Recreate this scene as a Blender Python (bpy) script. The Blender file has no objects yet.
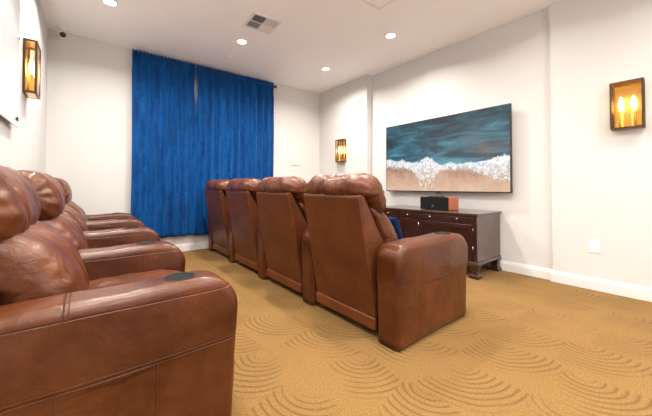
import bpy, bmesh, math, random
from mathutils import Vector, noise, Matrix
random.seed(7)
PI = math.pi
S = bpy.context.scene
COL = S.collection

# ------------------------------------------------------------------ helpers
def link(o, parent=None):
    COL.objects.link(o)
    if parent is not None:
        o.parent = parent
    return o

def obj(name, bm, m, parent=None, smooth=False, loc=None, bevel=0, bseg=2):
    me = bpy.data.meshes.new(name)
    bmesh.ops.recalc_face_normals(bm, faces=bm.faces[:])
    bm.to_mesh(me); bm.free()
    mats = m if isinstance(m, (list, tuple)) else [m]
    for x in mats: me.materials.append(x)
    for p in me.polygons: p.use_smooth = smooth
    o = bpy.data.objects.new(name, me)
    link(o, parent)
    if loc is not None: o.location = loc
    if bevel:
        b = o.modifiers.new('bevel', 'BEVEL'); b.width = bevel; b.segments = bseg; b.limit_method = 'ANGLE'
        b.angle_limit = math.radians(40)
    return o

def tag(o, label, cat, group=None):
    o['label'] = label; o['category'] = cat
    if group: o['group'] = group
    return o

def thing(name, label, cat, loc=(0, 0, 0), rotz=0, group=None):
    o = bpy.data.objects.new(name, None)
    o.empty_display_size = .1
    COL.objects.link(o)
    o.location = loc; o.rotation_euler = (0, 0, rotz)
    return tag(o, label, cat, group)

def struct(o):
    o['kind'] = 'structure'; return o

def copy_tree(o, parent=None):
    c = o.copy(); COL.objects.link(c); c.parent = parent
    for ch in [x for x in bpy.data.objects if x.parent == o]:
        copy_tree(ch, c)
    return c

def box(bm, x0, x1, y0, y1, z0, z1, mi=0):
    v = [bm.verts.new(p) for p in [(x0,y0,z0),(x1,y0,z0),(x1,y1,z0),(x0,y1,z0),(x0,y0,z1),(x1,y0,z1),(x1,y1,z1),(x0,y1,z1)]]
    for f in [(0,3,2,1),(4,5,6,7),(0,1,5,4),(1,2,6,5),(2,3,7,6),(3,0,4,7)]:
        fc = bm.faces.new([v[i] for i in f]); fc.material_index = mi
    return bm

def boxm(*a):
    return box(bmesh.new(), *a)

def lathe(bm, prof, c=(0,0,0), axis='z', n=24, mi=0):
    """profile of (radius, height) swept round an axis; end points of radius 0 close it"""
    rings = []
    for r, h in prof:
        ring = []
        if r < 1e-6:
            p = {'z': (0,0,h), 'x': (h,0,0), 'y': (0,h,0)}[axis]
            ring = [bm.verts.new((c[0]+p[0], c[1]+p[1], c[2]+p[2]))]
        else:
            for i in range(n):
                a = 2*PI*i/n; u, w = r*math.cos(a), r*math.sin(a)
                p = {'z': (u,w,h), 'x': (h,u,w), 'y': (u,h,w)}[axis]
                ring.append(bm.verts.new((c[0]+p[0], c[1]+p[1], c[2]+p[2])))
        rings.append(ring)
    for a, b in zip(rings, rings[1:]):
        if len(a) == 1 and len(b) == 1: continue
        for i in range(n):
            j = (i+1) % n
            if len(a) == 1: f = bm.faces.new((a[0], b[i], b[j]))
            elif len(b) == 1: f = bm.faces.new((a[i], a[j], b[0]))
            else: f = bm.faces.new((a[i], a[j], b[j], b[i]))
            f.material_index = mi
    return bm

def prism(bm, poly, y0, y1, mi=0):
    """extrude an XZ polygon along Y"""
    a = [bm.verts.new((x, y0, z)) for x, z in poly]
    b = [bm.verts.new((x, y1, z)) for x, z in poly]
    bm.faces.new(a); bm.faces.new(b[::-1])
    n = len(poly)
    for i in range(n):
        bm.faces.new((a[i], a[(i+1) % n], b[(i+1) % n], b[i]))
    return bm

def smooth_loop(pts, n):
    """closed Catmull-Rom through the points, resampled to n even points"""
    dense = []
    m = len(pts)
    for i in range(m):
        p0, p1, p2, p3 = (Vector(pts[(i+k-1) % m]) for k in range(4))
        for s in range(16):
            t = s/16
            dense.append(.5*((2*p1) + (-p0+p2)*t + (2*p0-5*p1+4*p2-p3)*t*t + (-p0+3*p1-3*p2+p3)*t**3))
    L = [0]
    for i in range(len(dense)):
        L.append(L[-1] + (dense[(i+1) % len(dense)]-dense[i]).length)
    out = []; k = 0
    for i in range(n):
        d = L[-1]*i/n
        while L[k+1] < d: k += 1
        t = (d-L[k])/max(1e-9, L[k+1]-L[k])
        out.append(dense[k].lerp(dense[(k+1) % len(dense)], t))
    return out

def loft(loop, hw, R, puff=.0, wr=None, base_z=None, rings=9, cap=7, Ry=None):
    """cushion: a closed XZ outline swept over Y with rounded edges (radius R) and slightly domed ends.
    hw: half width, number or function of (x, z).  wr(co, t, k): extra displacement along the outward normal"""
    bm = bmesh.new(); Ry = Ry or R
    cx = sum(p[0] for p in loop)/len(loop); cz = sum(p[1] for p in loop)/len(loop)
    if base_z is not None: cz = base_z
    H = hw if callable(hw) else (lambda x, z: hw)
    stations = []                                      # (fraction of y, inset in metres, y recess in metres)
    for i in range(cap):                               # flat of the end: from the middle outwards
        stations.append(('cap', i/cap))
    for i in range(7):
        stations.append(('edge', i/6*PI/2))
    half = stations
    seq = [(-1, s) for s in half] + [(0, i/rings) for i in range(1, rings)] + [(1, s) for s in reversed(half)]
    vr = []
    for side, s in seq:
        ring = []
        for k, p in enumerate(loop):
            x, z = p
            w = H(x, z)
            dx, dz = x-cx, z-cz
            rad = max(1e-6, math.hypot(dx, dz))
            if side == 0:
                ins = 0; y = (-1+2*s)*(w-Ry); sc = 1
            elif s[0] == 'edge':
                ins = R*(1-math.sin(s[1])); yy = w-Ry+Ry*math.cos(s[1])
                sc = max(.02, 1-ins/rad); y = side*yy
            else:
                sc0 = max(.02, 1-R/rad); sc = max(.004, sc0*s[1]); y = side*(w+puff*(1-s[1]**2))
            q = Vector((cx+dx*sc, y, cz+dz*sc))
            if base_z is not None and z <= base_z+1e-6: q.z = base_z
            if wr:
                t = y/w
                d = wr(q, t, k/len(loop))
                n = Vector((dx, 0, dz)).normalized()
                if side != 0:
                    a = s[1] if s[0] == 'edge' else 0
                    n = (n*math.sin(a) + Vector((0, side, 0))*math.cos(a))
                    if s[0] == 'cap': n = Vector((0, side, 0))
                q = q + n*d
            ring.append(bm.verts.new(q))
        vr.append(ring)
    n = len(loop)
    for a, b in zip(vr, vr[1:]):
        for i in range(n):
            bm.faces.new((a[i], a[(i+1) % n], b[(i+1) % n], b[i]))
    bm.faces.new(vr[0]); bm.faces.new(vr[-1])
    return bm

# ------------------------------------------------------------------ materials
def mat(name, col=(.8,.8,.8), rough=.5, metal=0, emit=None, es=0, spec=.5, coat=0, trans=0, sheen=0):
    m = bpy.data.materials.new(name); m.use_nodes = True
    b = m.node_tree.nodes['Principled BSDF']
    b.inputs['Base Color'].default_value = (*col, 1)
    b.inputs['Roughness'].default_value = rough
    b.inputs['Metallic'].default_value = metal
    b.inputs['Specular IOR Level'].default_value = spec
    b.inputs['Coat Weight'].default_value = coat
    b.inputs['Transmission Weight'].default_value = trans
    b.inputs['Sheen Weight'].default_value = sheen
    if emit:
        b.inputs['Emission Color'].default_value = (*emit, 1)
        b.inputs['Emission Strength'].default_value = es
    return m

class G:
    """tiny node-graph writer"""
    def __init__(s, m):
        s.m = m; s.t = m.node_tree; s.b = s.t.nodes['Principled BSDF']
    def n(s, typ, **kw):
        x = s.t.nodes.new(typ)
        for k, v in kw.items():
            if k.startswith('i_'):
                x.inputs[k[2:].replace('_', ' ')].default_value = v
            else: setattr(x, k, v)
        return x
    def l(s, a, b): s.t.links.new(a, b)
    def val(s, a, sock):
        if isinstance(a, (int, float)): sock.default_value = a
        else: s.l(a, sock)
    def math(s, op, a, b=None, c=None, clamp=False):
        x = s.t.nodes.new('ShaderNodeMath'); x.operation = op; x.use_clamp = clamp
        s.val(a, x.inputs[0])
        if b is not None: s.val(b, x.inputs[1])
        if c is not None: s.val(c, x.inputs[2])
        return x.outputs[0]
    def ramp(s, fac, stops, interp='LINEAR'):
        x = s.t.nodes.new('ShaderNodeValToRGB'); e = x.color_ramp.elements
        x.color_ramp.interpolation = interp
        while len(e) < len(stops): e.new(.5)
        for i, (p, c) in enumerate(stops):
            e[i].position = p
            e[i].color = (*c, 1) if len(c) == 3 else c
        s.val(fac, x.inputs[0]); return x.outputs[0]
    def mix(s, f, a, b):
        x = s.t.nodes.new('ShaderNodeMix'); x.data_type = 'RGBA'
        s.val(f, x.inputs[0])
        for v, k in ((a, 6), (b, 7)):
            if isinstance(v, tuple): x.inputs[k].default_value = (*v, 1)
            else: s.l(v, x.inputs[k])
        return x.outputs[2]
    def obj(s):
        return s.n('ShaderNodeTexCoord').outputs['Object']
    def xyz(s, v):
        x = s.n('ShaderNodeSeparateXYZ'); s.l(v, x.inputs[0]); return x.outputs
    def noise(s, v, scale, detail=3, rough=.5, dist=0):
        x = s.n('ShaderNodeTexNoise'); s.l(v, x.inputs['Vector'])
        x.inputs['Scale'].default_value = scale; x.inputs['Detail'].default_value = detail
        x.inputs['Roughness'].default_value = rough; x.inputs['Distortion'].default_value = dist
        return x.outputs[0]
    def scale(s, v, sc):
        x = s.n('ShaderNodeMapping'); s.l(v, x.inputs['Vector']); x.inputs['Scale'].default_value = sc
        return x.outputs[0]
    def bump(s, h, strength, dist, prev=None):
        x = s.n('ShaderNodeBump'); x.inputs['Strength'].default_value = strength
        x.inputs['Distance'].default_value = dist; s.val(h, x.inputs['Height'])
        if prev is not None: s.l(prev, x.inputs['Normal'])
        return x.outputs[0]

def leather(name, base, dark, light, rough=.38, seams=None, wrinkle=.5, pleats=None):
    m = mat(name, base, rough, spec=.36)
    g = G(m); v = g.obj(); X, Y, Z = g.xyz(v)
    n1 = g.noise(v, 3.2, 4, .6)
    n2 = g.noise(v, 26, 4, .65)
    c = g.ramp(n1, [(.3, dark), (.5, base), (.72, light)])
    c2 = g.mix(g.math('MULTIPLY', g.ramp(n2, [(.35, (1,1,1)), (.6, (0,0,0))]), .22), c, dark)
    pb = g.n('ShaderNodeTexVoronoi'); pb.inputs['Scale'].default_value = 260; g.l(v, pb.inputs['Vector'])
    nrm = g.bump(pb.outputs['Distance'], .10, .0015)
    wv = g.noise(v, 9, 5, .62, 1.2)
    nrm = g.bump(wv, wrinkle, .012, nrm)
    if pleats:
        # soft gathers running out from the seam: stretched noise along one axis
        pv = g.scale(v, pleats[0]); pn = g.noise(pv, pleats[1], 2, .5, .4)
        nrm = g.bump(pn, pleats[2], .02, nrm)
    if seams:
        h, col = seams(g, X, Y, Z)
        nrm = g.bump(h, .45, .006, nrm)
        c2 = g.mix(col, c2, (dark[0]*.45, dark[1]*.45, dark[2]*.45))
        g.l(c2, g.b.inputs['Base Color'])
    g.l(c2, g.b.inputs['Base Color'])
    g.l(nrm, g.b.inputs['Normal'])
    r = g.math('MULTIPLY_ADD', n2, .18, rough-.08); g.l(r, g.b.inputs['Roughness'])
    return m

def line(g, coord, at, w):
    """1 on a thin line coord = at, falling to 0 at distance w"""
    d = g.math('ABSOLUTE', g.math('SUBTRACT', coord, at))
    return g.math('SUBTRACT', 1, g.math('DIVIDE', d, w), clamp=True)

def arm_seams(g, X, Y, Z):
    below = g.math('LESS_THAN', Z, .36)
    above = g.math('GREATER_THAN', Z, .545)
    s = [line(g, Z, .36, .0045), g.math('MULTIPLY', line(g, Z, .372, .002), .5),
         line(g, Z, .555, .0035),
         g.math('MULTIPLY', line(g, X, .225, .004), below), g.math('MULTIPLY', line(g, X, .236, .0025), g.math('MULTIPLY', below, .6)),
         g.math('MULTIPLY', line(g, X, .47, .004), below), g.math('MULTIPLY', line(g, X, .481, .0025), g.math('MULTIPLY', below, .6)),
         g.math('MULTIPLY', line(g, X, .24, .004), above), g.math('MULTIPLY', line(g, X, .252, .0025), g.math('MULTIPLY', above, .6))]
    t = s[0]
    for q in s[1:]: t = g.math('MAXIMUM', t, q)
    return g.math('MULTIPLY', t, -1), g.math('MULTIPLY', t, .22)
def plain_arm_seams(g, X, Y, Z):
    t = line(g, Z, .36, .0035)
    return g.math('MULTIPLY', t, -.5), g.math('MULTIPLY', t, .08)

BR, DK, LT = (.090,.0245,.0070), (.046,.0105,.003), (.132,.040,.013)
M_arm = leather('brown_leather_arm', BR, DK, LT, .31, arm_seams, .22)
M_arm2 = leather('brown_leather_arm_plain', BR, DK, LT, .30, plain_arm_seams, .22)
M_cush = leather('brown_leather_cushion', (.106,.030,.0090), DK, (.155,.050,.016), .31, None, .45, ((1,1,1), 14, .35))
M_pleat = leather('brown_leather_gathered', (.106,.030,.0090), DK, (.155,.050,.016), .31, None, .5, ((1,5,1.6), 3.2, .28))
M_shell = leather('brown_leather_back', (.105,.0285,.0075), (.066,.017,.0045), (.140,.041,.0115), .40, None, .12)
M_rail = leather('brown_leather_rail', (.135,.037,.010), (.10,.026,.007), (.165,.048,.013), .38, None, .2)
M_black = mat('black_plastic', (.010,.010,.011), .35)
M_blackmat = mat('matt_black', (.008,.008,.009), .8, spec=.15)
M_cup = mat('black_cup_rim', (.006,.006,.006), .45, spec=.2)

def paint(name, col, rough=.6, b=.06):
    m = mat(name, col, rough, spec=.3); g = G(m); v = g.obj()
    g.l(g.bump(g.noise(v, 160, 3), b, .002), g.b.inputs['Normal']); return m
M_wall = paint('cream_wall_paint', (.62,.615,.605))
M_ceil = paint('ceiling_paint', (.92,.92,.91), .7)  # lighter than the walls, missing ceiling light put into the colour
M_trim = paint('white_trim_paint', (.70,.69,.67), .35, .01)
M_white = mat('white_plastic', (.85,.85,.84), .35)
M_beige = mat('beige_plastic', (.70,.66,.58), .45)
M_ventm = mat('vent_white_metal', (.78,.76,.73), .4)
M_dark = mat('dark_void', (.05,.045,.04), .9)
M_bronze = mat('dark_bronze', (.075,.048,.026), .38, .8)
M_brass = mat('brass', (.78,.50,.18), .22, 1)
M_candle = mat('candle_sleeve', (.55,.36,.14), .35, .6)
M_bulb = mat('lit_bulb', (1,.9,.7), .3, emit=(1,.66,.28), es=90)
M_lens = mat('downlight_lens', (1,1,1), .4, emit=(1,.93,.82), es=14)
M_glass = mat('smoked_glass', (.88,.80,.66), .02, trans=1); M_glass.node_tree.nodes['Principled BSDF'].inputs['IOR'].default_value = 1.1
M_chrome = mat('brushed_nickel', (.75,.73,.70), .25, 1)

# carpet: golden cut pile with raked rings
M_carpet = mat('golden_carpet', (.5,.3,.12), .95, spec=.05, sheen=.04)
def carpet():
    g = G(M_carpet); tc = g.obj()
    wob = g.n('ShaderNodeTexNoise'); wob.inputs['Scale'].default_value = 2.5; g.l(tc, wob.inputs['Vector'])
    w2 = g.n('ShaderNodeVectorMath', operation='MULTIPLY_ADD'); g.l(wob.outputs['Color'], w2.inputs[0])
    w2.inputs[1].default_value = (.05,.05,0); g.l(tc, w2.inputs[2])
    v = w2.outputs[0]
    fl = g.n('ShaderNodeVectorMath', operation='MULTIPLY'); g.l(v, fl.inputs[0]); fl.inputs[1].default_value = (1,1,0)
    off = g.n('ShaderNodeVectorMath', operation='ADD'); g.l(fl.outputs[0], off.inputs[0]); off.inputs[1].default_value = (.18,.12,0)
    vo = g.n('ShaderNodeTexVoronoi'); vo.voronoi_dimensions = '2D'; vo.inputs['Scale'].default_value = 2.65
    vo.inputs['Randomness'].default_value = .38; g.l(off.outputs[0], vo.inputs['Vector'])
    dd = g.n('ShaderNodeVectorMath', operation='DISTANCE'); g.l(fl.outputs[0], dd.inputs[0]); g.l(vo.outputs['Position'], dd.inputs[1])
    d = dd.outputs['Value']
    ring = g.math('SINE', g.math('MULTIPLY', d, 2*PI/.036))
    ring = g.math('POWER', g.math('MULTIPLY_ADD', ring, .5, .5), 5.0)
    msk = g.math('MULTIPLY', g.ramp(g.noise(tc, 2.8, 2), [(.36, (0,0,0)), (.50, (1,1,1))]),
                 g.ramp(d, [(.03, (0,0,0)), (.06, (1,1,1)), (.30, (1,1,1)), (.36, (0,0,0))]))
    ring = g.math('MULTIPLY', ring, msk)
    tuft = g.noise(tc, 210, 2, .7); mott = g.noise(tc, 140, 3, .8); big = g.noise(tc, 1.3, 3)
    c = g.ramp(mott, [(.34, (.150,.077,.023)), (.5, (.225,.126,.042)), (.66, (.32,.196,.075))])
    c = g.mix(g.math('MULTIPLY', g.ramp(tuft, [(.35, (1,1,1)), (.6, (0,0,0))]), .40), c, (.115,.062,.016))
    c = g.mix(g.math('MULTIPLY', big, .25), c, (.23,.126,.038))
    c = g.mix(g.math('MULTIPLY', ring, .46), c, (.085,.044,.010))
    g.l(c, g.b.inputs['Base Color'])
    n = g.bump(tuft, .5, .006)
    n = g.bump(g.math('MULTIPLY', ring, -1), .6, .008, n)
    g.l(n, g.b.inputs['Normal'])
carpet()

# velvet
M_velvet = mat('blue_velvet', (.004,.055,.20), .75, spec=.12, sheen=.45)
def velvet(m, c0, c1):
    g = G(m); v = g.obj()
    n = g.noise(g.scale(v, (3,3,.35)), 7, 4, .6); n2 = g.noise(v, 22, 3, .6, 1.0)
    c = g.ramp(g.math('MULTIPLY_ADD', n2, .35, g.math('MULTIPLY', n, .65)), [(.32, c0), (.68, c1)])
    g.l(c, g.b.inputs['Base Color'])
    g.b.inputs['Sheen Tint'].default_value = (.25,.55,1,1); g.b.inputs['Sheen Roughness'].default_value = .35
    g.l(g.bump(n2, .15, .01), g.b.inputs['Normal'])
velvet(M_velvet, (.0008,.020,.095), (.002,.085,.31))
M_pillow = mat('navy_pillow', (.004,.03,.13), .8, spec=.1, sheen=.05); velvet(M_pillow, (.001,.006,.028), (.002,.018,.085))

# dark cherry wood
def wood(name, a, b, rough=.25, vec=(1,6,1)):
    m = mat(name, a, rough, coat=.4); m.node_tree.nodes['Principled BSDF'].inputs['Coat Roughness'].default_value = .15
    g = G(m); v = g.obj()
    n = g.noise(g.scale(v, vec), 9, 5, .6, .8)
    g.l(g.ramp(n, [(.3, a), (.7, b)]), g.b.inputs['Base Color']); return m
M_wood = wood('dark_cherry_wood', (.018,.005,.004), (.038,.011,.008), .3)
M_wood_sheen = wood('dark_cherry_sheen', (.050,.025,.020), (.075,.038,.030), .22)  # paler copy of the cherry, glossy reflection on side and top put into colour
M_spkwood = wood('orange_wood_veneer', (.32,.075,.022), (.42,.115,.035), .35)

# ------------------------------------------------------------------ room (metres; camera stands over the origin)
H = 2.74; XL = -.40; YB = 4.647; YF = -2.3
XA, XB, XC = 3.505, 3.612, 3.575
J1, J2 = 3.37, .935
T = .12
struct(obj('floor', boxm(XL-T, XB+T+.1, YF-T, YB+T, -.1, 0), M_carpet))
struct(obj('ceiling', boxm(XL-T, XB+T+.1, YF-T, YB+T, H, H+.1), M_ceil))
struct(obj('wall_left', boxm(XL-T, XL, YF-T, YB+T, 0, H), M_wall))
struct(obj('wall_back', boxm(XL, XB+.2, YB, YB+T, 0, H), M_wall))
WX0, WX1, WZ0, WZ1 = .45, 2.95, .85, 2.25                  # unseen window behind the viewer, added to light the room
bm = boxm(XL, WX0, YF-T, YF, 0, H); box(bm, WX1, XB+.2, YF-T, YF, 0, H); box(bm, WX0, WX1, YF-T, YF, 0, WZ0); box(bm, WX0, WX1, YF-T, YF, WZ1, H)
struct(obj('wall_front', bm, M_wall))
bm = bmesh.new()
for a in ((WX0, WX0+.05, WZ0, WZ1), (WX1-.05, WX1, WZ0, WZ1), (WX0+.05, WX1-.05, WZ0, WZ0+.05), (WX0+.05, WX1-.05, WZ1-.05, WZ1), ((WX0+WX1)/2-.025, (WX0+WX1)/2+.025, WZ0+.05, WZ1-.05)):
    box(bm, a[0], a[1], YF-.09, YF-.03, a[2], a[3])
win = struct(obj('added_window_1', bm, M_trim))
M_pane = bpy.data.materials.new('added_window_glass'); M_pane.use_nodes = True
nt = M_pane.node_tree; nt.nodes.clear()
o_ = nt.nodes.new('ShaderNodeOutputMaterial'); mx = nt.nodes.new('ShaderNodeMixShader'); tr = nt.nodes.new('ShaderNodeBsdfTransparent'); gl = nt.nodes.new('ShaderNodeBsdfGlossy')
mx.inputs[0].default_value = .06; gl.inputs['Roughness'].default_value = .02
nt.links.new(tr.outputs[0], mx.inputs[1]); nt.links.new(gl.outputs[0], mx.inputs[2]); nt.links.new(mx.outputs[0], o_.inputs[0])
bm = boxm(WX0+.05, (WX0+WX1)/2-.025, YF-.065, YF-.060, WZ0+.05, WZ1-.05); box(bm, (WX0+WX1)/2+.025, WX1-.05, YF-.065, YF-.060, WZ0+.05, WZ1-.05)
obj('pane', bm, M_pane, win)
L = bpy.data.lights.new('added_window_portal', 'AREA'); L.shape = 'RECTANGLE'; L.size = WX1-WX0; L.size_y = WZ1-WZ0
L.cycles.is_portal = True
po = bpy.data.objects.new('added_window_portal', L); COL.objects.link(po)
po.location = ((WX0+WX1)/2, YF-T-.01, (WZ0+WZ1)/2); po.rotation_euler = (PI/2, 0, 0)
bm = bmesh.new()
poly = [(XA, YB), (XA, J1), (XB, J1), (XB, J2), (XC, J2), (XC, YF), (XB+.2, YF), (XB+.2, YB)]
lo = [bm.verts.new((x, y, 0)) for x, y in poly]; hi = [bm.verts.new((x, y, H)) for x, y in poly]
bm.faces.new(lo); bm.faces.new(hi[::-1])
for i in range(len(poly)):
    j = (i+1) % len(poly); bm.faces.new((lo[i], lo[j], hi[j], hi[i]))
struct(obj('wall_right', bm, M_wall))

def baseboard(name, path, side):
    """moulded board following a list of wall points; side = +1/-1 picks the room side"""
    prof = [(0, 0), (.016, 0), (.016, .078), (.012, .085), (.012, .092), (.007, .102), (.006, .108), (0, .108)]
    bm = bmesh.new(); rings = []
    n = len(path)
    for i, p in enumerate(path):
        p = Vector(p)
        ds = []
        if i > 0: ds.append((p-Vector(path[i-1])).normalized())
        if i < n-1: ds.append((Vector(path[i+1])-p).normalized())
        ns = [Vector((-d.y, d.x))*side for d in ds]
        nn = ns[0] if len(ns) == 1 else (ns[0]+ns[1])/(1+ns[0].dot(ns[1]))
        rings.append([bm.verts.new((p.x+nn.x*o, p.y+nn.y*o, z)) for o, z in prof])
    for a, b in zip(rings, rings[1:]):
        for k in range(len(prof)):
            m = (k+1) % len(prof); bm.faces.new((a[k], a[m], b[m], b[k]))
    bm.faces.new(rings[0]); bm.faces.new(rings[-1][::-1])
    struct(obj(name, bm, M_trim))
baseboard('baseboard_right', [(XA, YB), (XA, J1), (XB, J1), (XB, J2), (XC, J2), (XC, YF)], -1)
baseboard('baseboard_back', [(XL, YB), (XA-.016, YB)], -1)
baseboard('baseboard_left', [(XL, YB-.016), (XL, YF)], 1)
baseboard('baseboard_front', [(XC-.016, YF), (XL+.016, YF)], -1)

# ceiling access hatch
bm = bmesh.new()
hx0, hx1, hy0, hy1 = 1.70, 2.295, 1.44, 2.035
for a in ((hx0, hx1, hy0, hy0+.03), (hx0, hx1, hy1-.03, hy1), (hx0, hx0+.03, hy0+.03, hy1-.03), (hx1-.03, hx1, hy0+.03, hy1-.03)):
    box(bm, *a, H-.012, H)
hatch = tag(bpy.data.objects.new('ceiling_hatch', None), 'square ceiling access hatch with a pale raised rim at the top edge', 'hatch')
COL.objects.link(hatch); hatch.location = (hx0, hy0, H)
o = obj('rim', bm, M_ventm, hatch); o.matrix_parent_inverse = Matrix.Translation((-hx0, -hy0, -H))
o = obj('panel', boxm(hx0+.032, hx1-.032, hy0+.032, hy1-.032, H-.006, H), M_ceil, hatch)
o.matrix_parent_inverse = Matrix.Translation((-hx0, -hy0, -H))

# ------------------------------------------------------------------ downlights
def downlight(label, x, y, power=1):
    t = thing('recessed_downlight', label, 'ceiling light', (x, y, H), group='round recessed downlights')
    bm = lathe(bmesh.new(), [(.050, 0), (.050, -.006), (.056, -.009), (.068, -.007), (.074, 0)], n=32)
    obj('trim_ring', bm, M_white, t, True)
    obj('lens', lathe(bmesh.new(), [(0, -.003), (.050, -.003)], n=32), M_lens, t)
    L = bpy.data.lights.new('downlight_lamp', 'AREA'); L.shape = 'DISK'; L.size = .10
    L.energy = P_DOWN*power; L.color = (1, .935, .86); L.spread = math.radians(150)
    lo = bpy.data.objects.new('lamp', L); link(lo, t); lo.location = (0, 0, -.011)
    return t
P_DOWN = 15
lab = {(.134,3.59): 'lit round downlight nearest the left wall, above the curtain end', (1.47,3.56): 'lit round downlight between the vent and the blue curtain',
       (2.83,3.59): 'lit round downlight near the far right corner', (2.81,2.31): 'lit round downlight above the television'}
for (x, y), l in lab.items(): downlight(l, x, y)
for x, y, l in [(.134,2.31,'left row'), (1.47,2.31,'middle, past the vent'), (.134,1.03,'left row, over the nearest recliner'), (1.47,1.03,'middle of the room'), (2.82,1.03,'over the open carpet'),
                (.134,-.3,'left row, behind the viewer'), (1.47,-.3,'middle, behind the viewer'), (2.82,-.3,'right row, behind the viewer'),
                (.134,-1.6,'left row, by the front wall'), (1.47,-1.6,'middle, by the front wall'), (2.82,-1.6,'right row, by the front wall')]:
    downlight('added round recessed downlight out of frame, ' + l, x, y, .35 if (x > 2 and y > 0) else .6 if x > 2 else .85)  # unseen lamps carrying on the ceiling grid, added to light the room

# ------------------------------------------------------------------ air vent
v = thing('ceiling_air_vent', 'white louvred square air vent in the ceiling', 'vent', (1.483, 3.02, H), math.radians(-3))
bm = bmesh.new()
for a in ((-.165,.165,-.165,-.135), (-.165,.165,.135,.165), (-.165,-.135,-.135,.135), (.135,.165,-.135,.135)):
    box(bm, *a, -.010, 0)
obj('frame', bm, M_ventm, v, bevel=.003)
obj('duct_opening', boxm(-.135,.135,-.135,.135,-.002,0), M_dark, v)
bm = bmesh.new()
box(bm, -.004,.004,-.135,.135,-.011,-.002); box(bm, -.135,.135,-.004,.004,-.011,-.002)
obj('divider', bm, M_ventm, v)
def slat(x0, x1, y0, y1, tilt):
    bm = bmesh.new(); along_x = (x1-x0) > (y1-y0)
    cx, cy = (x0+x1)/2, (y0+y1)/2; w = .013
    dx = (x1-x0)/2; dy = (y1-y0)/2
    if along_x: pts = [(cx-dx, cy-w/2), (cx+dx, cy-w/2), (cx+dx, cy+w/2), (cx-dx, cy+w/2)]; zz = [-.003-tilt, -.003-tilt, -.003+min(0,-.008+tilt), -.003+min(0,-.008+tilt)]
    else: pts = [(cx-w/2, cy-dy), (cx+w/2, cy-dy), (cx+w/2, cy+dy), (cx-w/2, cy+dy)]; zz = [-.003-tilt, -.003+min(0,-.008+tilt), -.003+min(0,-.008+tilt), -.003-tilt]
    a = [bm.verts.new((p[0], p[1], z)) for p, z in zip(pts, zz)]; b = [bm.verts.new((p[0], p[1], z-.0015)) for p, z in zip(pts, zz)]
    bm.faces.new(a); bm.faces.new(b[::-1])
    for i in range(4): bm.faces.new((a[i], a[(i+1)%4], b[(i+1)%4], b[i]))
    obj('slat', bm, M_ventm, v)
for i in range(6):
    q = .016+i*.0205
    slat(-q-.0065, -q+.0065, .005, .133, .008); slat(-.133, -.005, -q-.0065, -q+.0065, .008)
    slat(q-.0065, q+.0065, -.133, -.005, 0); slat(.005, .133, q-.0065, q+.0065, 0)

# sprinkler / sensor dot on the ceiling
bm = lathe(bmesh.new(), [(0,0),(.034,0),(.034,-.004),(.022,-.010),(.008,-.012),(.008,-.028),(.016,-.030),(.016,-.033),(0,-.033)], n=20)
tag(obj('ceiling_sprinkler', bm, M_white, None, True, (1.495, 4.07, H)), 'tiny white sprinkler head on the ceiling in front of the curtain', 'sprinkler')

# security camera in the corner
c = thing('security_camera', 'small white security camera with black lens in the upper left corner', 'camera', (-.275, 4.52, H))
obj('mount', lathe(bmesh.new(), [(0,0),(.045,0),(.045,-.012),(.03,-.02),(.012,-.022),(.012,-.045),(0,-.045)], n=24), M_white, c, True)
bm = bmesh.new(); bmesh.ops.create_uvsphere(bm, u_segments=24, v_segments=14, radius=.042)
bmesh.ops.scale(bm, vec=(1,1.15,1), verts=bm.verts)
o = obj('housing', bm, M_white, c, True, (0, -.005, -.078))
d = Vector((.36, -.86, -.36)).normalized()
bm = lathe(bmesh.new(), [(0,.030),(.028,.032),(.030,.044),(.022,.050),(0,.052)], n=24)
o = obj('lens', bm, M_black, c, True, (0, -.008, -.078)); o.rotation_euler = d.to_track_quat('Z', 'Y').to_euler()

# ------------------------------------------------------------------ curtains
def curtain(label, x0, x1, z0, z1, folds, seed, gap_side):
    rnd = random.Random(seed)
    nx = int((x1-x0)/.0075); nz = 60
    ph = [rnd.uniform(0, 6.28) for _ in range(8)]
    bm = bmesh.new(); rows = []
    for k in range(nz+1):
        tz = k/nz
        z = z0+(z1-z0)*tz
        row = []
        for i in range(nx+1):
            s = i/nx; x = x0+(x1-x0)*s
            u = s*folds*2*PI
            pin = 1-.55*max(0, min(1, (z-2.2)/.45))                 # gathered flatter near the rod
            f = math.sin(u+ph[0]+.7*math.sin(u*.31+ph[1]) + .25*math.sin(z*1.3+ph[2]))
            f2 = math.sin(u*2.3+ph[3]+.5*math.sin(z*.9+ph[4]))
            f3 = noise.noise(Vector((x*9, z*.8, seed)))
            ed = max(0, min(1, (x-.42)/.25))
            y = 4.588 - (.022*f + .005*f2 + .014*f3)*pin*(.15+.85*ed)
            zz = z
            if z > 2.62:                                             # ruffle round and above the rod
                r = math.sin(u*3.1+ph[5])*.6+math.sin(u*5.3+ph[6])*.4
                y = 4.588 - .014*r - .016*max(0, 1-abs(z-2.655)/.03)
                if k == nz: zz = z + .010*r
            if gap_side:
                e = max(0, 1-abs(s-(1 if gap_side > 0 else 0))*7)
                b = math.exp(-((z-2.34)/.22)**2)
                x -= gap_side*.020*e*b
            row.append(bm.verts.new((x + .006*math.sin(z*2+ph[7])*(1 if z < 2.5 else 0), y, zz)))
        rows.append(row)
    for a, b in zip(rows, rows[1:]):
        for i in range(nx): bm.faces.new((a[i], a[i+1], b[i+1], b[i]))
    o = obj('curtain', bm, M_velvet, None, True)
    m = o.modifiers.new('thickness', 'SOLIDIFY'); m.thickness = .004; m.offset = 0
    return tag(o, label, 'curtain', 'blue velvet curtain panels')
curtain('left panel of the blue velvet curtains, nearest the left wall', .412, 1.195, .23, 2.715, 6, 3, 1)
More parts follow.
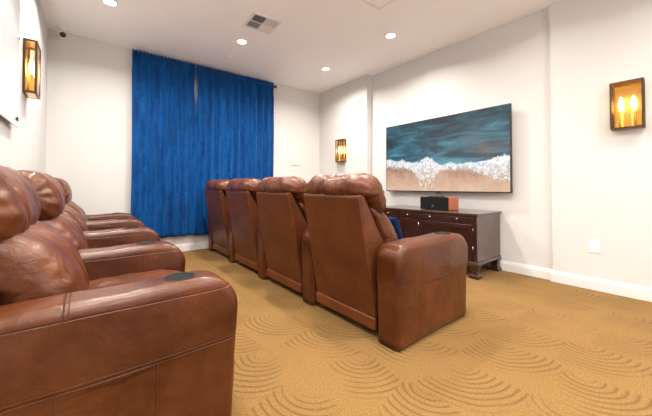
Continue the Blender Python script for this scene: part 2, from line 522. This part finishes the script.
curtain('right panel of the blue velvet curtains, behind the front row recliners', 1.2, 2.470, .215, 2.715, 9.5, 11, -1)
r = thing('curtain_rod', 'thin dark curtain rod with round finials carrying the blue curtains', 'curtain rod', (1.455, 4.588, 2.655))
bm = lathe(bmesh.new(), [(0,-1.02),(.009,-1.02),(.009,1.045),(0,1.045)], axis='x', n=14); obj('rod', bm, M_bronze, r, True)
for sx in (1,):
    bm = lathe(bmesh.new(), [(0,.032*1),(.012,.029),(.021,.014),(.023,0),(.018,-.016),(.009,-.024),(0,-.024)][::1], axis='x', n=16)
    obj('finial', bm, M_bronze, r, True, (sx*1.045, 0, 0))
    bm = boxm(-.006,.006,0,YB-4.588,-.008,.008); box(bm, -.018,.018,YB-4.588-.006,YB-4.588,-.03,.03)
    obj('bracket', bm, M_bronze, r, False, (sx*1.015, 0, 0))
bm = boxm(-.006,.006,0,YB-4.588,-.008,.008); box(bm, -.018,.018,YB-4.588-.006,YB-4.588,-.03,.03)
obj('bracket', bm, M_bronze, r, False, (-.99, 0, 0))

# ------------------------------------------------------------------ wall plates
p = thing('wall_plate', 'square beige wall plate between curtain and far corner', 'wall plate', (2.955, YB, 1.31))
obj('cover', boxm(-.10,.10,-.012,0,0,.20), M_beige, p, bevel=.004)
for k in range(3):
    obj('button', boxm(-.075+.052*k,-.03+.052*k,-.018,-.012,.06,.14), M_white, p, bevel=.002)
p = thing('power_outlet', 'white duplex power outlet low on the right wall', 'outlet', (XC, .622, .335), PI/2)
obj('cover', boxm(-.036,.036,0,.006,0,.115), M_white, p, bevel=.002)
for z in (.032, .082):
    soc = obj('socket', lathe(bmesh.new(), [(0,.009),(.015,.009),(.016,.006)], (0,0,z), 'y', 20), M_white, p)
    bm = bmesh.new(); box(bm, -.007,-.0045,.009,.0098,z-.005,z+.006); box(bm, .0045,.007,.009,.0098,z-.005,z+.006)
    obj('slot', bm, M_blackmat, soc)

# acrylic notice panel on the left wall (faces +X)
p = thing('wall_panel', 'glossy pale panel on steel standoffs on the left wall', 'wall panel', (XL, 2.2, 1.31))
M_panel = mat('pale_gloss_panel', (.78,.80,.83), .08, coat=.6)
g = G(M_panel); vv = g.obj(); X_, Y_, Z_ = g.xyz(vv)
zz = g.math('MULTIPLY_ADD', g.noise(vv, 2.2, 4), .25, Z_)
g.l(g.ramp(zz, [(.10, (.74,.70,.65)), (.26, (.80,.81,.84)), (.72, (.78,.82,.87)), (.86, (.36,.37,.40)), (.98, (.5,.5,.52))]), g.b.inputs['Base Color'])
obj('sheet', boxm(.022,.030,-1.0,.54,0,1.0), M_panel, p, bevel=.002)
for y in (-.94, -.20, .49):
    for z in (.05, .57):
        obj('standoff', lathe(bmesh.new(), [(0,0),(.009,0),(.009,.030),(.013,.031),(.013,.038),(0,.039)], (0,y,z), 'x', 18), M_black if z < .1 else M_chrome, p, True)

# ------------------------------------------------------------------ sconces
def sconce_parts():
    """lantern box hanging on a wall: x = width, +y = out of the wall, z up, centre at z = 0"""
    w, d, h, b = .102, .078, .20, .015
    t = thing('wall_sconce', '', 'wall lamp', group='bronze and glass wall sconces')
    obj('back_plate', boxm(-w+b,w-b,0,.008,-h+b,h-b), M_brass, t)
    bm = bmesh.new()
    for sx in (-1, 1):
        xa, xb = (sx*w, sx*(w-b)) if sx < 0 else (sx*(w-b), sx*w)
        box(bm, xa, xb, d-b, d, -h, h); box(bm, xa, xb, 0, b, -h, h)
        for sz in (-1, 1):
            za, zb = (-h, -h+b) if sz < 0 else (h-b, h)
            box(bm, xa, xb, b, d-b, za, zb)
    for sz in (-1, 1):
        za, zb = (-h, -h+b) if sz < 0 else (h-b, h)
        box(bm, -w+b, w-b, d-b, d, za, zb); box(bm, -w+b, w-b, 0, b, za, zb)
    obj('frame', bm, M_bronze, t, bevel=.0015)
    obj('bottom_plate', boxm(-w+b,w-b,b,d-b,-h+.001,-h+.006), M_brass, t)
    obj('top_plate', boxm(-w+b,w-b,b,d-b,h-.006,h-.001), M_brass, t)
    bm = boxm(-w+b,w-b,d-.006,d-.003,-h+b,h-b)
    box(bm, -w+.003,-w+.006,b,d-b,-h+b,h-b); box(bm, w-.006,w-.003,b,d-b,-h+b,h-b)
    obj('glass', bm, M_glass, t)
    for sx in (-.038, .038):
        c = obj('candle', lathe(bmesh.new(), [(0,-h+.006),(.02,-h+.006),(.02,-h+.012),(.012,-h+.016),(.012,-.045),(0,-.045)], (sx,.040,0), 'z', 16), M_candle, t, True)
        obj('bulb', lathe(bmesh.new(), [(.008,-.045),(.010,-.03),(.016,-.005),(.0165,.015),(.011,.045),(.004,.072),(0,.075)], (sx,.040,0), 'z', 16), M_bulb, c, True)
    L = bpy.data.lights.new('sconce_lamp', 'POINT'); L.energy = 7; L.color = (1,.72,.42); L.shadow_soft_size = .001
    lo = bpy.data.objects.new('lamp', L); link(lo, t); lo.location = (0, .055, .03)
    return t
s0 = sconce_parts(); s1 = copy_tree(s0); s2 = copy_tree(s0)
for s, loc, rz, l in ((s0, (XC, .395, 1.615), PI/2, 'bronze lantern wall sconce with two lit candles on the right wall near the outlet'),
                      (s1, (XA, 3.975, 1.555), PI/2, 'small lit bronze wall sconce on the far wall left of the television'),
                      (s2, (XL, 3.20, 1.83), -PI/2, 'lit bronze wall sconce on the left wall beside the pale panel')):
    s.location = loc; s.rotation_euler = (0, 0, rz); s['label'] = l

# ------------------------------------------------------------------ television
tv = thing('television', 'large flat television showing an aerial view of surf on sand', 'television', (XB, 2.13, 1.34))
W2, H2 = .856, .482
bm = boxm(-.095,-.058,-W2,W2,-H2,H2)
obj('bezel', bm, M_black, tv, bevel=.004)
M_screen = mat('beach_screen', (.02,.02,.02), .18)
def screen():
    g = G(M_screen); v = g.obj(); X, Y, Z = g.xyz(v)
    # picture left is +Y (seen from inside the room); u runs 0..1 left to right, w 0..1 bottom to top
    u = g.math('MULTIPLY_ADD', Y, -1/(2*W2), .5); w = g.math('MULTIPLY_ADD', Z, 1/(2*H2), .5)
    def pw(x, pts):                                    # piecewise curve
        r = g.n('ShaderNodeFloatCurve'); c = r.mapping.curves[0]
        while len(c.points) < len(pts): c.points.new(.5, .5)
        for i, p in enumerate(pts): c.points[i].location = p
        r.mapping.update(); g.val(x, r.inputs['Value']); return r.outputs[0]
    top = pw(u, [(0,.475),(.15,.45),(.30,.40),(.37,.44),(.43,.46),(.50,.38),(.60,.36),(.72,.345),(.85,.365),(.93,.41),(1,.42)])
    bot = pw(u, [(0,.41),(.12,.38),(.25,.355),(.32,.24),(.385,.07),(.44,.09),(.50,.29),(.60,.325),(.72,.32),(.82,.27),(.92,.19),(1,.16)])
    uv = g.n('ShaderNodeCombineXYZ'); g.val(u, uv.inputs[0]); g.val(w, uv.inputs[1]); p = uv.outputs[0]
    n = g.noise(g.scale(p, (1.9,1,1)), 7, 6, .65, .4); nf = g.noise(g.scale(p, (1.9,1,1)), 22, 6, .75, 1.2)
    jag = g.math('MULTIPLY_ADD', g.math('SUBTRACT', n, .5), .14, g.math('MULTIPLY', g.math('SUBTRACT', nf, .5), .10))
    wj = g.math('ADD', w, jag)
    sea = g.math('MULTIPLY', g.math('SUBTRACT', wj, top), 60, clamp=True)
    sand = g.math('MULTIPLY', g.math('SUBTRACT', bot, wj), 18, clamp=True)
    # sea colour
    sn = g.noise(g.scale(p, (1.2,3.2,1)), 2.4, 5, .6, 1.2)
    sc = g.ramp(g.math('MULTIPLY_ADD', g.math('SUBTRACT', w, .5), -.22, sn),
                [(.28, (.003,.014,.026)), (.42, (.008,.055,.085)), (.56, (.025,.14,.20)), (.70, (.10,.30,.38))])
    sc = g.mix(g.math('MULTIPLY', g.ramp(nf, [(.60,(0,0,0)), (.85,(1,1,1))]), .25), sc, (.25,.45,.52))
    # foam colour with holes
    ft = g.ramp(nf, [(.36,(.22,.32,.40)), (.46,(.62,.66,.70)), (.58,(.95,.95,.95))])
    depth = g.math('DIVIDE', g.math('SUBTRACT', top, w), .34, clamp=True)
    ft = g.mix(g.math('MULTIPLY', g.math('MULTIPLY', g.ramp(nf, [(.50,(1,1,1)), (.60,(0,0,0))]), depth), 1.0, clamp=True), ft, (.50,.30,.18))
    sd = g.ramp(g.math('MULTIPLY_ADD', n, .5, g.math('MULTIPLY', w, .9)), [(.22,(.66,.46,.33)), (.42,(.52,.32,.21)), (.60,(.25,.13,.075))])
    c = g.mix(sand, ft, sd); c = g.mix(sea, c, sc)
    g.l(c, g.b.inputs['Emission Color']); g.b.inputs['Emission Strength'].default_value = .60
screen()
obj('screen', boxm(-.0975,-.0951,-W2+.010,W2-.010,-H2+.012,H2-.010), M_screen, tv)
bm = boxm(-.058,0,-.30,.30,-.20,.20); obj('wall_mount', bm, M_blackmat, tv)
bm = boxm(-.097,-.080,-.03,.03,-H2-.018,-H2+.002); obj('sensor', bm, M_black, tv, bevel=.003)

# ------------------------------------------------------------------ media console
CX0, CX1, CY0, CY1, CH = 3.035, 3.590, 1.405, 2.765, .655
con = thing('media_console', 'low dark cherry wood media console under the television', 'cabinet', (0, 0, 0))
def part(name, bm, m, parent=con, **k): return obj(name, bm, m, parent, **k)
bm = boxm(CX0+.018, CX1-.004, CY0+.012, CY1-.012, .168, CH-.030)
part('body', bm, M_wood_sheen, bevel=.003)
bm = bmesh.new(); box(bm, CX0-.012, CX1, CY0-.008, CY1+.008, CH-.018, CH); box(bm, CX0-.002, CX1-.002, CY0+.002, CY1-.002, CH-.030, CH-.018)
part('top', bm, M_wood_sheen, bevel=.004)
bm = bmesh.new(); box(bm, CX0-.004, CX1-.002, CY0+.002, CY1-.002, .136, .168)
part('plinth_moulding', bm, M_wood_sheen, bevel=.005)
# face frame
F0, F1 = CX0+.004, CX0+.018
ys = [1.455, 1.775, 2.085, 2.385, 2.685]
bm = bmesh.new()
box(bm, F0, F1, CY0+.012, ys[0]-.008, .15, CH-.030); box(bm, F0, F1, ys[-1]+.008, CY1-.012, .168, CH-.030)
box(bm, F0, F1, ys[0]-.008, ys[-1]+.008, CH-.042, CH-.030); box(bm, F0, F1, ys[0]-.008, ys[-1]+.008, .15, .165)
for y in ys[1:-1]: box(bm, F0, F1, y-.006, y+.006, .165, CH-.042)
for a, b in zip(ys, ys[1:]): box(bm, F0, F1, a+.006 if a != ys[0] else a-.008, b-.006 if b != ys[-1] else b+.008, .540, .552)
part('face_frame', bm, M_wood)
def knob(parent, y, z):
    obj('knob', lathe(bmesh.new(), [(0,-.020),(.008,-.019),(.010,-.014),(.006,-.008),(.004,0),(0,0)], (CX0-.002, y, z), 'x', 14), M_chrome, parent, True)
for i, (a, b) in enumerate(zip(ys, ys[1:])):
    m = (a+b)/2
    d = part('drawer', boxm(CX0-.002, CX0+.016, a+.008, b-.008, .554, CH-.044), M_wood, bevel=.003); knob(d, m, .590)
    bm = bmesh.new(); y0, y1, z0, z1 = a+.008, b-.008, .168, .538; fr = .045
    box(bm, CX0-.002, CX0+.016, y0, y0+fr, z0, z1); box(bm, CX0-.002, CX0+.016, y1-fr, y1, z0, z1)
    box(bm, CX0-.002, CX0+.016, y0+fr, y1-fr, z1-fr, z1); box(bm, CX0-.002, CX0+.016, y0+fr, y1-fr, z0, z0+fr)
    box(bm, CX0+.008, CX0+.014, y0+fr, y1-fr, z0+fr, z1-fr)
    d = part('door', bm, M_wood, bevel=.003)
    ky = y1-.022 if i in (0, 2) else y0+.022
    knob(d, ky, .41)
    hy = y0-.004 if i in (0, 2) else y1+.004
    for z in (.30, .485):
        obj('hinge', lathe(bmesh.new(), [(0,-.022),(.004,-.022),(.004,.022),(0,.022)], (CX0-.004, hy-.006 if i in (0,2) else hy+.006, z), 'z', 10), M_chrome, d, True)
# bracket feet
for fx in (0, 1):
    for fy in (0, 1):
        x0 = CX0-.006 if fx == 0 else CX1-.092; y0 = CY0 if fy == 0 else CY1-.09
        prof = [(.060,0),(.068,.010),(.064,.026),(.052,.048),(.046,.070),(.050,.095),(.060,.120),(.068,.138)]
        cx, cy = x0+.045, y0+.045
        bm = bmesh.new(); rings = []
        for hw, z in prof:
            rings.append([bm.verts.new((cx+sx*hw*.72, cy+sy*hw*.72, z)) for sx, sy in ((-1,-1),(1,-1),(1,1),(-1,1))])
        bm.faces.new(rings[0][::-1]); bm.faces.new(rings[-1])
        for a, b in zip(rings, rings[1:]):
            for i in range(4): bm.faces.new((a[i], a[(i+1)%4], b[(i+1)%4], b[i]))
        part('foot', bm, M_wood, bevel=.004)
bm = boxm(CX0+.02, CX0+.045, CY0+.085, CY1-.085, .10, .137); part('apron', bm, M_wood)

# centre speaker
sp = thing('center_speaker', 'black fronted speaker with orange wooden end on the console', 'speaker', (3.26, 1.96, CH), math.radians(0))
obj('cabinet', boxm(-.105,.110,-.185,.185,.004,.150), M_spkwood, sp, bevel=.004)
obj('grille', boxm(-.122,-.105,-.183,.178,.004,.152), M_blackmat, sp, bevel=.008)
obj('badge', lathe(bmesh.new(), [(0,-.126),(.011,-.126),(.013,-.122)], (0,.012,.045), 'x', 18), M_chrome, sp)
obj('top_bar', boxm(-.10,-.03,-.09,.09,.150,.162), M_black, sp, bevel=.003)

# ------------------------------------------------------------------ recliners (x = forward, seat centred on y = 0)
AL = .74
def nz(q, s, seed): return noise.noise(Vector((q.x*s+seed, q.y*s, q.z*s)))
def arm_mesh():
    pts = []
    R1, R2 = .130, .085
    h = .600; L = AL
    def arc(cx, cz, r, a0, a1, n): return [(cx+r*math.cos(a0+(a1-a0)*i/n), cz+r*math.sin(a0+(a1-a0)*i/n)) for i in range(n+1)]
    def seg(a, b, n): return [(a[0]+(b[0]-a[0])*i/n, a[1]+(b[1]-a[1])*i/n) for i in range(n)]
    pts += seg((-.018,0), (L-.002,0), 14)
    pts += seg((L-.002,0), (L+.018,h-R1), 12)
    pts += arc(L+.018-R1, h-R1, R1, 0, PI/2, 10)
    a = pts.pop(); pts += seg(a, (R2-.024, h-.010), 14)
    pts += arc(R2-.024, h-.010-R2, R2, PI/2, PI, 7)
    a = pts.pop(); pts += seg(a, (-.018,0), 12)
    def hw(x, z):
        e = max(0, min(1, (z-.34)/.05)); e = e*e*(3-2*e)
        return .082+.006*e
    def wr(q, t, k):
        return .004*nz(q, 7, 3) + .0015*nz(q, 20, 8) 
    return loft([Vector(p) for p in pts], hw, .038, .006, wr, rings=6, cap=16)

def cushion(pts, hw, R, puff, seed, amp=.006, pleat=0, n=64, rings=26, Ry=None):
    lp = smooth_loop(pts, n)
    def wr(q, t, k):
        d = amp*nz(q, 8, seed) + amp*.5*nz(q, 19, seed+5)
        e = max(0, (abs(t)-.45)/.55)
        fade = min(1, max(0, (1.0-abs(t))*14))
        d = d*(.35+.65*fade)
        d += pleat*e*math.sin(k*2*PI*13+2.5*nz(q, 5, seed))*fade
        # soft creases running round the roll
        d -= fade*amp*1.3*max(0, noise.noise(Vector((q.y*16+seed, k*3, seed))) - .12)*2
        return d
    return loft(lp, hw, R, puff, wr, rings=rings, cap=8, Ry=Ry)

def make_recliner():
    t = thing('recliner', '', 'recliner')
    # hard back shell
    sh = [(-.125,.868), (-.112,.884), (-.088,.878), (.090,.560), (.095,.40), (.040,.12), (.006,.12)]
    hw_ = [.286, .288, .300, .307, .307, .303, .298]
    bm = prism(bmesh.new(), sh, -1, 1); bm.verts.ensure_lookup_table()
    for i in range(7):
        bm.verts[i].co.y = -hw_[i]; bm.verts[i+7].co.y = min(.307, hw_[i]+.02)
    obj('back_shell', bm, M_shell, t, bevel=.010, bseg=3)
    # rail along the foot of the back
    obj('rear_rail', boxm(-.006,.024,-.303,.303,.045,.122), M_rail, t, bevel=.010, bseg=3)
    obj('base', boxm(.05,.66,-.29,.29,.03,.20), M_blackmat, t, bevel=.01)
    for sx in (.09, .62):
        for sy in (-.26, .26):
            obj('foot', lathe(bmesh.new(), [(0,0),(.022,0),(.022,.03),(0,.03)], (sx,sy,0), 'z', 14), M_black, t)
    # headrest roll
    hp = [(-.122,.878), (-.136,.925), (-.112,.985), (-.050,1.018), (.025,1.015), (.092,.972), (.135,.895), (.146,.820), (.122,.755), (.070,.735), (.0,.78), (-.06,.84)]
    obj('headrest', cushion(hp, .324, .095, .002, 2.0, .011, .004, Ry=.125), M_pleat, t, True)
    lp = [(-.010,.79), (.060,.800), (.130,.772), (.200,.715), (.250,.640), (.284,.560), (.300,.480), (.280,.420), (.22,.40), (.12,.42), (.06,.56)]
    obj('lumbar_cushion', cushion(lp, .303, .080, .002, 5.0, .010, .003, Ry=.11), M_cush, t, True)
    sp_ = [(.12,.44), (.26,.468), (.45,.475), (.62,.470), (.715,.440), (.745,.385), (.725,.320), (.60,.29), (.35,.28), (.13,.30)]
    obj('seat_cushion', cushion(sp_, .303, .055, .004, 8.0, .005, .002), M_cush, t, True)
    fp = [(.665,.29), (.735,.285), (.752,.20), (.745,.10), (.715,.075), (.67,.10), (.66,.20)]
    obj('footrest', cushion(fp, .308, .025, .0, 9.0, .003, 0, rings=14), M_arm, t, True)
    return t
def add_arm(t, y, m=None):
    a = obj('armrest', arm_mesh(), M_arm, t, True, (0, y, 0))
    bm = lathe(bmesh.new(), [(.044,.590),(.046,.6015),(.049,.6035),(.052,.603),(.054,.599),(.054,.590)], (.560,0,0), 'z', 32)
    c = obj('cup_holder', bm, M_cup, a, True)
    obj('cup_well', lathe(bmesh.new(), [(0,.6005),(.045,.6005),(.045,.590)], (.560,0,0), 'z', 32), M_blackmat, c)
    return a
P = .82
base = make_recliner(); add_arm(base, -P/2)
end = copy_tree(base)
arm0 = [o for o in bpy.data.objects if o.parent == end and o.name.startswith('armrest')][0]
far = copy_tree(arm0, end); far.location = (0, P/2, 0)
fl = ['brown leather recliner in the front row, nearest the viewer, with blue pillow',
      'brown leather recliner in the front row, directly next to the seat holding the blue pillow',
      'brown leather recliner in the front row, between the farthest seat and the middle one',
      'brown leather recliner in the front row, farthest, against the blue curtain']
ll = ['brown leather recliner at the lower left with the big seamed armrest',
      'brown leather recliner along the left wall, second from the viewer',
      'brown leather recliner along the left wall, third from the viewer, mostly hidden',
      'brown leather recliner along the left wall, farthest, beside the curtain wall']
used = [base, end]
plain = {}
for row, (x, y0, labs, grp) in enumerate(((1.38, 1.155+P/2, fl, 'front row recliners'), (-.297, 1.23+P/2, ll, 'left wall recliners'))):
    for k in range(4):
        src = end if k == 3 else base
        if row == 1 and k == 0: o = base
        elif row == 1 and k == 3: o = end
        else: o = copy_tree(src)
        for a in ([c for c in bpy.data.objects if c.parent == o and c.name.startswith('armrest')] if row == 0 else []):
            if a.data.name not in plain:
                me = a.data.copy(); me.materials[0] = M_arm2; plain[a.data.name] = me
            plain[plain[a.data.name].name] = plain[a.data.name]
            a.data = plain[a.data.name]
        if row == 1: y0 = 1.205+P/2
        if row == 0 and k == 0:
            am = [c for c in bpy.data.objects if c.parent == o and c.name.startswith('armrest')][0]
            am.scale = (1.035, 1.06, 1)
        if row == 1 and k < 2:
            hd = [c for c in bpy.data.objects if c.parent == o and c.name.startswith('headrest')][0]
            hd.location.x = (-.018, .026)[k]
        o.location = (x, y0+P*k, 0); o['label'] = labs[k]; o['group'] = grp

# pillow on the nearest front recliner
def pillow_mesh():
    bm = bmesh.new(); n = 18; a = .17; th = .055
    grid = {}
    for s in (1, -1):
        for i in range(n+1):
            for j in range(n+1):
                u, w = -1+2*i/n, -1+2*j/n
                k = (1-u**4)*(1-w**4)
                pinch = 1-.06*(1-abs(u))*(abs(w)) if True else 1
                x = s*th*max(0, k)**.55; y = a*u*(1-.07*(1-w*w)); z = a*w*(1-.07*(1-u*u))
                if i in (0, n) or j in (0, n):
                    if (i, j) in grid and s == -1:
                        grid[(s, i, j)] = grid[(i, j)]; continue
                    v = bm.verts.new((0, y, z)); grid[(i, j)] = v; grid[(s, i, j)] = v
                else:
                    grid[(s, i, j)] = bm.verts.new((x + .004*noise.noise(Vector((y*20, z*20, s))), y, z))
        for i in range(n):
            for j in range(n):
                bm.faces.new((grid[(s,i,j)], grid[(s,i+1,j)], grid[(s,i+1,j+1)], grid[(s,i,j+1)]))
    return bm
pl = obj('throw_pillow', pillow_mesh(), M_pillow, None, True, (1.38+.365, 1.50, .565))
pl.rotation_euler = (0, math.radians(-24), 0)
tag(pl, 'blue velvet throw pillow on the seat of the nearest front recliner', 'pillow')

# ------------------------------------------------------------------ world, camera, view
wd = bpy.data.worlds.new('world'); S.world = wd; wd.use_nodes = True
wd.node_tree.nodes['Background'].inputs[0].default_value = (.9,.93,1,1)
wd.node_tree.nodes['Background'].inputs[1].default_value = 2.5

cam = bpy.data.cameras.new('camera'); co = bpy.data.objects.new('camera', cam); COL.objects.link(co)
f = 298.8; yaw = math.radians(51.72); pit = math.radians(.99)
cam.sensor_fit = 'HORIZONTAL'; cam.sensor_width = 36; cam.lens = f/652*36
cam.shift_y = -(208-180.7)/652
cam.clip_start = .02
co.location = (0, 0, .936)
co.rotation_euler = (PI/2+pit, 0, yaw-PI/2)
S.camera = co
vs = S.view_settings; vs.view_transform = 'Standard'; vs.look = 'None'; vs.gamma = 1; vs.use_curve_mapping = False
vs.exposure = 0.95
S.cycles.max_bounces = 10; S.cycles.diffuse_bounces = 6
S.cycles.sample_clamp_indirect = 6
